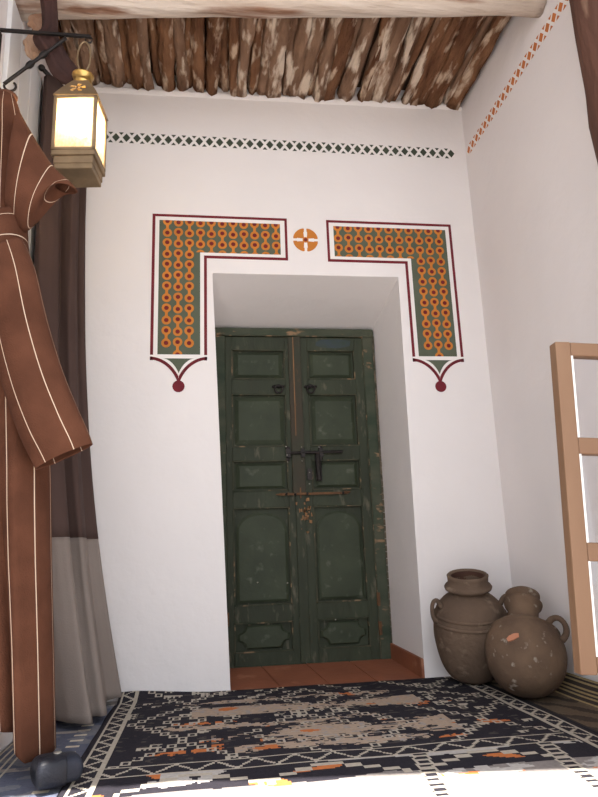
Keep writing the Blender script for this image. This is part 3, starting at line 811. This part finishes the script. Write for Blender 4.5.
# ------------------------------------------------------------------ glazed sash at the right
YS = -1.215
SB = at(577.5, 674, YS); ST = at(552, 343.5, YS)
sash = empty('window_sash', (SB.x, YS, SB.z)); 
H = ST.z - SB.z; lean = (ST.x - SB.x)/H; Wd = .616 - SB.x
sash.matrix_world = Matrix.Translation((SB.x, YS, SB.z)) @ Matrix(((1, 0, lean, 0), (0, 1, 0, 0), (0, 0, 1, 0), (0, 0, 0, 1)))
sm = sash.matrix_world.copy(); sash.matrix_world = Matrix.Translation((SB.x, YS, SB.z)) @ Matrix.Rotation(math.atan(lean), 4, 'Y') @ Matrix.Rotation(-.07, 4, 'Z')
tag(sash, 'pale pine glazed window sash standing open by the right wall post', 'window sash')
H = H*math.sqrt(1+lean*lean)
T0, T1 = -.018, .018
sw = .041
o = MB(); o.box(0, sw, T0, T1, 0, H, 0, .0006); o.build('stile', M['pine'], sash, bevel=.003)
o = MB(); o.box(Wd-sw, Wd, T0, T1, 0, H, 0, .0006); o.build('stile', M['pine'], sash, bevel=.003)
rails = [(H-.036, H), (H*.638, H*.638+.042), (H*.316, H*.316+.044), (.004, .040)]
for a, b_ in rails:
    o = MB(); o.box(sw, Wd-sw, T0+.002, T1-.002, a, b_); o.build('rail', M['pine_x'], sash, bevel=.003)
for i in range(3):
    o = MB(); o.box(sw+.001, Wd-sw-.001, .002, .005, rails[i+1][1]+.001, rails[i][0]-.001); o.build('glass_pane', M['glass'], sash)
for i in range(3):  # white strips painted in for sun glints along the stiles' inner edges
    o = MB(); za, zb_ = rails[i+1][1], rails[i][0]; t = .006
    o.box(sw, sw+t, T0+.004, .002, za, zb_); o.build('edge_glint', M['p_white'], sash)
    o = MB(); o.box(Wd-sw-t, Wd-sw, T0+.004, .002, za, zb_); o.build('edge_glint', M['p_white'], sash)
for zz in (.15, H-.15):
    o = MB(); o.box(Wd-.006, Wd+.012, -.006, .006, zz-.03, zz+.03); o.build('hinge', M['iron'], sash)

# ------------------------------------------------------------------ lantern bracket and lantern
YB = -.78
br = empty('lantern_bracket', (XL + .005, YB, 2.06)); bi = Matrix.Translation(-Vector(br.location))
tag(br, 'black wrought-iron wall bracket carrying the lit lantern', 'bracket')
def bpart(mb, name, m_, **kw): mb.xform(bi); return mb.build(name, m_, br, **kw)
p0, p1, p2 = at(8, 35, YB), at(3, 100, YB), at(91, 36, YB)
xb = XL + .008
o = MB(); o.box(xb-.007, xb+.007, YB-.008, YB+.008, p1.z, p0.z+.006); bpart(o, 'upright', M['iron'])
za = p2.z - .002
o = MB(); o.box(xb, p2.x, YB-.006, YB+.006, za-.006, za+.004); bpart(o, 'arm', M['iron'], bevel=.002)
q0, q1 = at(4, 84, YB), at(66, 38, YB); q0.x = max(q0.x, xb)
o = MB(); n = 24; pth = [q0.lerp(q1, i/(n-1)) for i in range(n)]
o.tube(pth, [.006 + (.005 if i in (9, 10, 14, 15) else 0) for i in range(n)], n=8); bpart(o, 'brace', M['iron'], smooth=True)
o = MB(); c = at(9.5, 86, YB); sc = [(q0.x, YB, q0.z - .004)]
for i in range(16):
    a = PI*.95 + i/15*PI*1.35; r_ = .021 - .006*i/15; sc.append((c.x + .004 + r_*math.cos(a), YB, c.z + r_*math.sin(a)))
o.tube(sc, .0042, n=7); bpart(o, 'scroll', M['iron'], smooth=True)
o = MB(); hx = p2.x + .0
for i in range(1): o.tube([(hx - .004, YB, za), (hx + .006, YB, za - .012), (hx, YB, za - .026), (hx - .014, YB, za - .024), (hx - .018, YB, za - .014)], .0032, n=7)
bpart(o, 'hook', M['iron'], smooth=True)

LX, LY, LZ = -.876, YB, 1.722
lan = empty('lantern', (LX, LY, LZ), (0, 0, -.11)); tag(lan, 'lit square brass lantern with glass panes hanging from the iron bracket', 'lantern')
hw = .069; hd = .066
z0, zt = .062, .262
o = MB()
o.box(-hw*.86, hw*.86, -hd*.86, hd*.86, .0, .020); o.box(-hw*.90, hw*.90, -hd*.90, hd*.90, .018, .046); o.box(-hw, hw, -hd, hd, .044, z0)
o.build('base', M['brass'], lan, bevel=.003)
o = MB(); t = .011
for sx in (-1, 1):
    for sy in (-1, 1):
        o.box(min(sx*hw, sx*(hw-t)), max(sx*hw, sx*(hw-t)), min(sy*hd, sy*(hd-t)), max(sy*hd, sy*(hd-t)), z0, zt)
for z_ in ((z0, z0+.010), (zt-.010, zt)):
    o.box(-hw, hw, -hd, -hd+t, *z_); o.box(-hw, hw, hd-t, hd, *z_); o.box(-hw, -hw+t, -hd+t, hd-t, *z_); o.box(hw-t, hw, -hd+t, hd-t, *z_)
lfr = o.build('frame', M['brass'], lan, bevel=.0015)
for a in range(4):
    o = MB(); s1 = hw if a % 2 == 0 else hd
    if a == 0: o.box(-hw+t, hw-t, -hd+.004, -hd+.006, z0+.01, zt-.01)
    if a == 1: o.box(hw-.006, hw-.004, -hd+t, hd-t, z0+.01, zt-.01)
    if a == 2: o.box(-hw+t, hw-t, hd-.006, hd-.004, z0+.01, zt-.01)
    if a == 3: o.box(-hw+.004, -hw+.006, -hd+t, hd-t, z0+.01, zt-.01)
    o.build('glass_pane', M['frost'], lfr)
# roof: four sloping sheets, the front one pierced with a flower
o = MB(); rt = .024; zr = .350; G = 28
def sheet(fn, pierce):
    for i in range(G):
        for j in range(G):
            u, v = (i+.5)/G*2-1, (j+.5)/G
            w_ = hw*1.02*(1-v) + rt*v; X = u*w_; Z = v
            if pierce:
                ax, az = X, (v-.40)*.095
                r_ = math.hypot(ax, az); an = math.atan2(az, ax)
                if   .005 < r_ < .026 and math.cos(5*an - .9) > -.1: continue
            b = len(o.v)
            for (ii, jj) in ((i, j), (i+1, j), (i+1, j+1), (i, j+1)): o.v.append(Vector(fn(ii/G*2-1, jj/G)))
            o.face((b, b+1, b+2, b+3))
def sl(u, v):
    w_ = hw*1.03*(1-v) + rt*v; d_ = hd*1.03*(1-v) + rt*v; return u*w_, d_, zt + (zr-zt)*v**.9
sheet(lambda u, v: (sl(u, v)[0], -sl(u, v)[1], sl(u, v)[2]), True)
G = 6
sheet(lambda u, v: (-sl(u, v)[0], sl(u, v)[1], sl(u, v)[2]), False)
def sd(u, v, s): 
    w_ = hw*1.03*(1-v) + rt*v; d_ = hd*1.03*(1-v) + rt*v; return (s*w_, s*u*d_, zt + (zr-zt)*v**.9)
sheet(lambda u, v: sd(u, v, 1), False); sheet(lambda u, v: sd(u, v, -1), False)
lrf = o.build('roof', M['brass'], lan, solid=.0015)
o = MB(); o.lathe([(.026, zr-.004), (.030, zr+.002), (.030, zr+.012), (.022, zr+.020), (.034, zr+.030), (.036, zr+.036), (.020, zr+.046), (.006, zr+.052), (.004, zr+.060)], n=24)
o.build('chimney_cap', M['brass_bright'], lrf, smooth=True)
o = MB(); zc = zr + .095; ringh = (za - .030) - LZ
pth = []
zlo, zhi = zr + .052, ringh + .006
for i in range(25):
    a = 2*PI*i/24; pth.append((.022*math.sin(a), 0, (zlo+zhi)/2 - (zhi-zlo)/2*math.cos(a)))
o.tube(pth, .0034, n=7); o.build('ring', M['brass'], lrf, smooth=True)
o = MB(); o.lathe([(.016, z0), (.018, z0+.02), (.012, z0+.03), (.013, z0+.075), (.010, z0+.078)], n=16); lho = o.build('lamp_holder', M['brass'], lan, smooth=True)
o = MB(); o.ball((0, 0, z0+.130), .030, n=18, sc=(1, 1, 1.2)); o.build('bulb', M['bulb'], lho, smooth=True)
pl = bpy.data.lights.new('lantern_light', 'POINT'); pl.energy = 2.0; pl.color = (1, .72, .42); pl.shadow_soft_size = .03
po = bpy.data.objects.new('lantern_light', pl); COL.objects.link(po); po.parent = lan; po.location = (0, 0, z0+.150)

# second small iron bracket further back
YK = -.46
hk = MB(); a, b_ = at(29, 15.5, YK), at(46, 15.5, YK); a.x = XL + .016
hk.box(XL+.019, XL+.029, YK-.008, YK+.008, a.z-.10, a.z+.08); hk.box(XL+.022, b_.x, YK-.006, YK+.006, a.z-.006, a.z+.006)
c = at(33.5, 3, YK); pth = []
for i in range(22):
    t_ = i/21; an = -PI*.35 + t_*PI*1.9; r_ = .020 - .008*t_; pth.append((c.x + r_*math.cos(an), YK, c.z + r_*math.sin(an)))
hk.tube([(c.x+.012, YK, a.z+.05)] + pth, .0042, n=7)
tag(hk.build('iron_hook', M['iron']), 'small black scrolled iron hook on the left wall behind the brown cloth', 'hook')

# dark cloth hung over the beam end
cl = empty('hanging_cloth', at(47, -6, -.70)); ci = Matrix.Translation(-Vector(cl.location))
tag(cl, 'dark brown cloth hanging knotted from the beam above the lantern', 'cloth')
o = MB()
o.loft(chord_rings([((36, -46), (56, -46)), ((37, -20), (55, -20)), ((40, 0), (57, 0)), ((42, 18), (58, 18)), ((41, 30), (58, 31)), ((33, 37), (59, 38)), ((35, 45), (63, 46)), ((43, 54), (67, 54)), ((47, 65), (71, 60)), ((53, 76), (76, 66)), ((62, 83), (81, 74)), ((68, 85), (79, 81))], -.741,
                   [.018, .02, .02, .02, .02, .024, .024, .022, .021, .02, .02, .012], n=40, k=46, fold=.30, nf=6))
o.xform(ci); o.build('drape', M['scarf'], cl, smooth=True)
o = MB()
o.loft(chord_rings([((29, 16), (44, 14)), ((28, 24), (46, 22)), ((33, 33), (47, 31)), ((23, 41), (46, 38)), ((25, 50), (47, 46)), ((29, 57), (42, 54)), ((33, 58), (37, 57))], -.675, [.008, .016, .014, .02, .02, .014, .006], n=28, k=30, fold=.5, nf=6))
for v in o.v: v += Vector((vn(v.x*60, v.z*60, 1), vn(v.z*50, v.x*40, 3)*.6, vn(v.x*60, v.z*50, 5)))*.010
o.xform(ci); ob = o.build('frayed_end', M['rag'], cl, smooth=True); ob['label'] = 'pale frayed end'

# ------------------------------------------------------------------ curtain in the left corner
rod = MB(); rod.tube([(XL+.036, -.36, 2.475), (-.965, -.012, 2.475)], .009, n=10); rod.ball((XL+.036, -.36, 2.475), .014); 
tag(rod.build('curtain_rod', M['iron'], smooth=True), 'thin dark rod across the left corner carrying the curtain', 'curtain rod')
cu = empty('curtain', (-.95, -.25, .01)); cui = Matrix.Translation(-Vector(cu.location))
tag(cu, 'two-tone curtain in the left corner, dark brown above and taupe below', 'curtain')
top = [(-1.122, -.10), (-1.128, -.24), (-1.127, -.31), (-1.100, -.335), (-1.055, -.27), (-1.06, -.20), (-1.015, -.215), (-1.0, -.16), (-1.02, -.10), (-.985, -.095), (-1.0, -.04)]
bot = [(-1.03, -.10), (-1.02, -.28), (-.955, -.385), (-.895, -.455), (-.812, -.500), (-.835, -.40), (-.785, -.40), (-.80, -.30), (-.815, -.16), (-.770, -.10), (-.80, -.05)]
NS = 110
tc_, bc_ = crom([(*p, 0) for p in top], NS), crom([(*p, 0) for p in bot], NS)
def cring(z, jag=0):
    t_ = max(0, min(1, (2.47 - z)/2.46)); e = t_**2.6
    return [(tc_[i].x + (bc_[i].x-tc_[i].x)*e + .004*vn(i*.3, z*2, 4), tc_[i].y + (bc_[i].y-tc_[i].y)*e + .006*vn(i*.25, z*1.5, 9), z) for i in range(NS)]
ZS = .600
o = MB(); o.loft([cring(2.465 - (2.465-ZS)*i/40) for i in range(41)], closed=False); o.xform(cui); o.build('upper_panel', M['curtain_dark'], cu, smooth=True, solid=.003)
o = MB(); o.loft([cring(ZS - (ZS-.032)*i/24) for i in range(25)], closed=False); o.xform(cui); o.build('lower_panel', M['curtain_light'], cu, smooth=True, solid=.003)

# ------------------------------------------------------------------ striped robe
rb_ = empty('robe', (-1.02, -.85, .06)); ri = Matrix.Translation(-Vector(rb_.location))
tag(rb_, 'brown wool robe with thin cream stripes hanging on the left wall', 'robe')
def rpart(o, name, m_, **kw): o.xform(ri); return o.build(name, m_, rb_, smooth=True, **kw)
# main body
rings = []; K = 60; n = 72
keyR = [(98, 15), (112, 20), (135, 25), (200, 25), (240, 27), (300, 34), (380, 44), (470, 49), (560, 50), (650, 52), (752, 54)]
keyL = [(98, -2), (112, -10), (135, -14), (200, -16), (240, -18), (300, -20), (380, -18), (470, -16), (560, -12), (650, -6), (752, -2)]
def key(K_, y):
    for (a, va), (b2, vb) in zip(K_, K_[1:]):
        if a <= y <= b2: return va + (vb-va)*(y-a)/(b2-a)
    return K_[-1][1]
YR = -.86
for i in range(K):
    t_ = i/(K-1); py = 98 + (752-98)*t_
    l, r_ = at(key(keyL, py), py, YR), at(key(keyR, py), py, YR)
    l.x = max(l.x, XL + .022); c = (l + r_)/2; h = (r_.x-l.x)/2; d = .03 + .075*min(1, t_*1.6)
    low = max(0, t_-.45)/.55
    ring = []
    for j in range(n):
        th = 2*PI*j/n
        # th=0 right, -PI/2 towards the room: soft folds, one deep crease low on the front
        w_ = 1 + .07*math.sin(5*th + .6 + t_) * min(1, t_*2) + .04*math.sin(9*th + 2*t_)*min(1, t_*2)
        dth = abs(((th - 1.5*PI - .0 + .42) + PI) % (2*PI) - PI)
        w_ -= .62*low*math.exp(-(dth/.22)**2)
        x_ = c.x + h*math.cos(th)*(w_ if math.cos(th) < 0 else (.96 + .04*w_)); y_ = YR + d*math.sin(th)*w_
        z_ = c.z + (.075*low*max(0, -math.cos(th - .35)) if low else 0)
        ring.append((max(XL+.006, x_), y_, z_))
    rings.append(ring)
o = MB(); o.loft(rings, cap=False); rpart(o, 'body', M['wool_u'], solid=.004)
# hanging loop and gathered hood at the top
o = MB(); tp = at(6, 96, YR); o.ball((tp.x, YR, tp.z - .004), .036, n=18, sc=(1.0, .8, .55)); rpart(o, 'hood', M['wool'])
o = MB(); o.tube([(XL, YR, tp.z+.05), (XL+.04, YR, tp.z+.045), (XL+.045, YR, tp.z+.06)], .004, n=7)
tag(o.build('robe_peg', M['iron']), 'iron wall peg from which the brown robe hangs', 'peg')
o = MB(); o.tube([(tp.x, YR, tp.z+.005), (XL+.036, YR, tp.z+.04), (XL+.03, YR, tp.z+.044)], .004, n=6); rpart(o, 'loop', M['wool'])
# far sleeve
o = MB(); o.loft(chord_rings([((6, 205), (18, 110)), ((12, 218), (27, 126)), ((20, 229), (40, 148)), ((27, 228), (52, 166)), ((37, 212), (63, 177)), ((46, 196), (71, 184)), ((55, 186), (77, 191))], -.935, [.03, .045, .05, .05, .045, .038, .026], n=44, k=30, fold=.10, nf=3), cap=False)
rpart(o, 'sleeve', M['wool_v'], solid=.004)
# shoulder yoke band
o = MB(); o.loft(chord_rings([((-22, 232), (24, 214)), ((-22, 245), (26, 226)), ((-22, 272), (27, 254)), ((-22, 284), (24, 262))], -.90, [.075, .085, .085, .075], n=44, k=10), cap=False)
rpart(o, 'yoke', M['wool_v'], solid=.004)
# near sleeve
o = MB(); o.loft(chord_rings([((-18, 262), (22, 240)), ((-14, 292), (34, 268)), ((-6, 345), (46, 318)), ((6, 395), (61, 368)), ((20, 435), (77, 408)), ((32, 460), (88, 433)), ((36, 469), (92, 444))], -.985, [.04, .06, .065, .06, .052, .04, .032], n=52, k=36, fold=.06, nf=3), cap=False)
rpart(o, 'sleeve', M['wool_s'], solid=.004)

# ------------------------------------------------------------------ small case on the blue rug
cs = empty('rounded_case', (-.812, -1.01, .020), (0, 0, .45)); tag(cs, 'small rounded navy-black case lying on the blue rug', 'case')
def pill(l, w2, h, x0=0, n=26, grow=0, a0=0, a1=1):
    rings = []
    for i in range(n):
        t_ = a0 + (a1-a0)*i/(n-1); s = -1 + 2*t_
        q = max(.03, 1-abs(s)**7)**.33
        ring = []
        for j in range(24):
            a = 2*PI*j/24; ca, sa = math.cos(a), math.sin(a)
            ca = math.copysign(abs(ca)**.6, ca); sa = math.copysign(abs(sa)**.62, sa)
            ring.append((s*l/2, ca*(w2/2+grow)*(.75+.25*q), h/2 + sa*(h/2+grow)*q))
        rings.append(ring)
    return rings
o = MB(); o.loft(pill(.104, .074, .060)); o.build('body', M['case'], cs, smooth=True)
o = MB(); o.loft(pill(.104, .074, .060, grow=.004, a0=.0, a1=.62)); o.build('flap', M['case_flap'], cs, smooth=True)
o = MB(); o.lathe([(.009, .0635), (.009, .066), (.005, .067)], n=16); 
o.face([len(o.v)-16+j for j in range(16)]); ob = o.build('snap', M['stud'], cs); ob.location = (.0, 0, 0); ob['label'] = 'pale metal snap'

# ------------------------------------------------------------------ light
wd = bpy.data.worlds.new('sky'); scene.world = wd; wd.use_nodes = True
bg = wd.node_tree.nodes['Background']; bg.inputs['Color'].default_value = (.92, .94, 1.0, 1); bg.inputs['Strength'].default_value = 2.2
sun = bpy.data.lights.new('sun', 'SUN'); sun.energy = 15.0; sun.color = (1.0, .94, .86); sun.angle = .009
so = bpy.data.objects.new('sun', sun); COL.objects.link(so)
so.rotation_euler = Vector((-.02, .905, -2.78)).to_track_quat('-Z', 'Y').to_euler()

vs = scene.view_settings
scene.display_settings.display_device = 'sRGB'
vs.view_transform = 'Standard'; vs.look = 'None'; vs.gamma = 1.0; vs.exposure = 0.34; vs.use_curve_mapping = False
scene.cycles.max_bounces = 12; scene.cycles.diffuse_bounces = 8; scene.cycles.transparent_max_bounces = 16
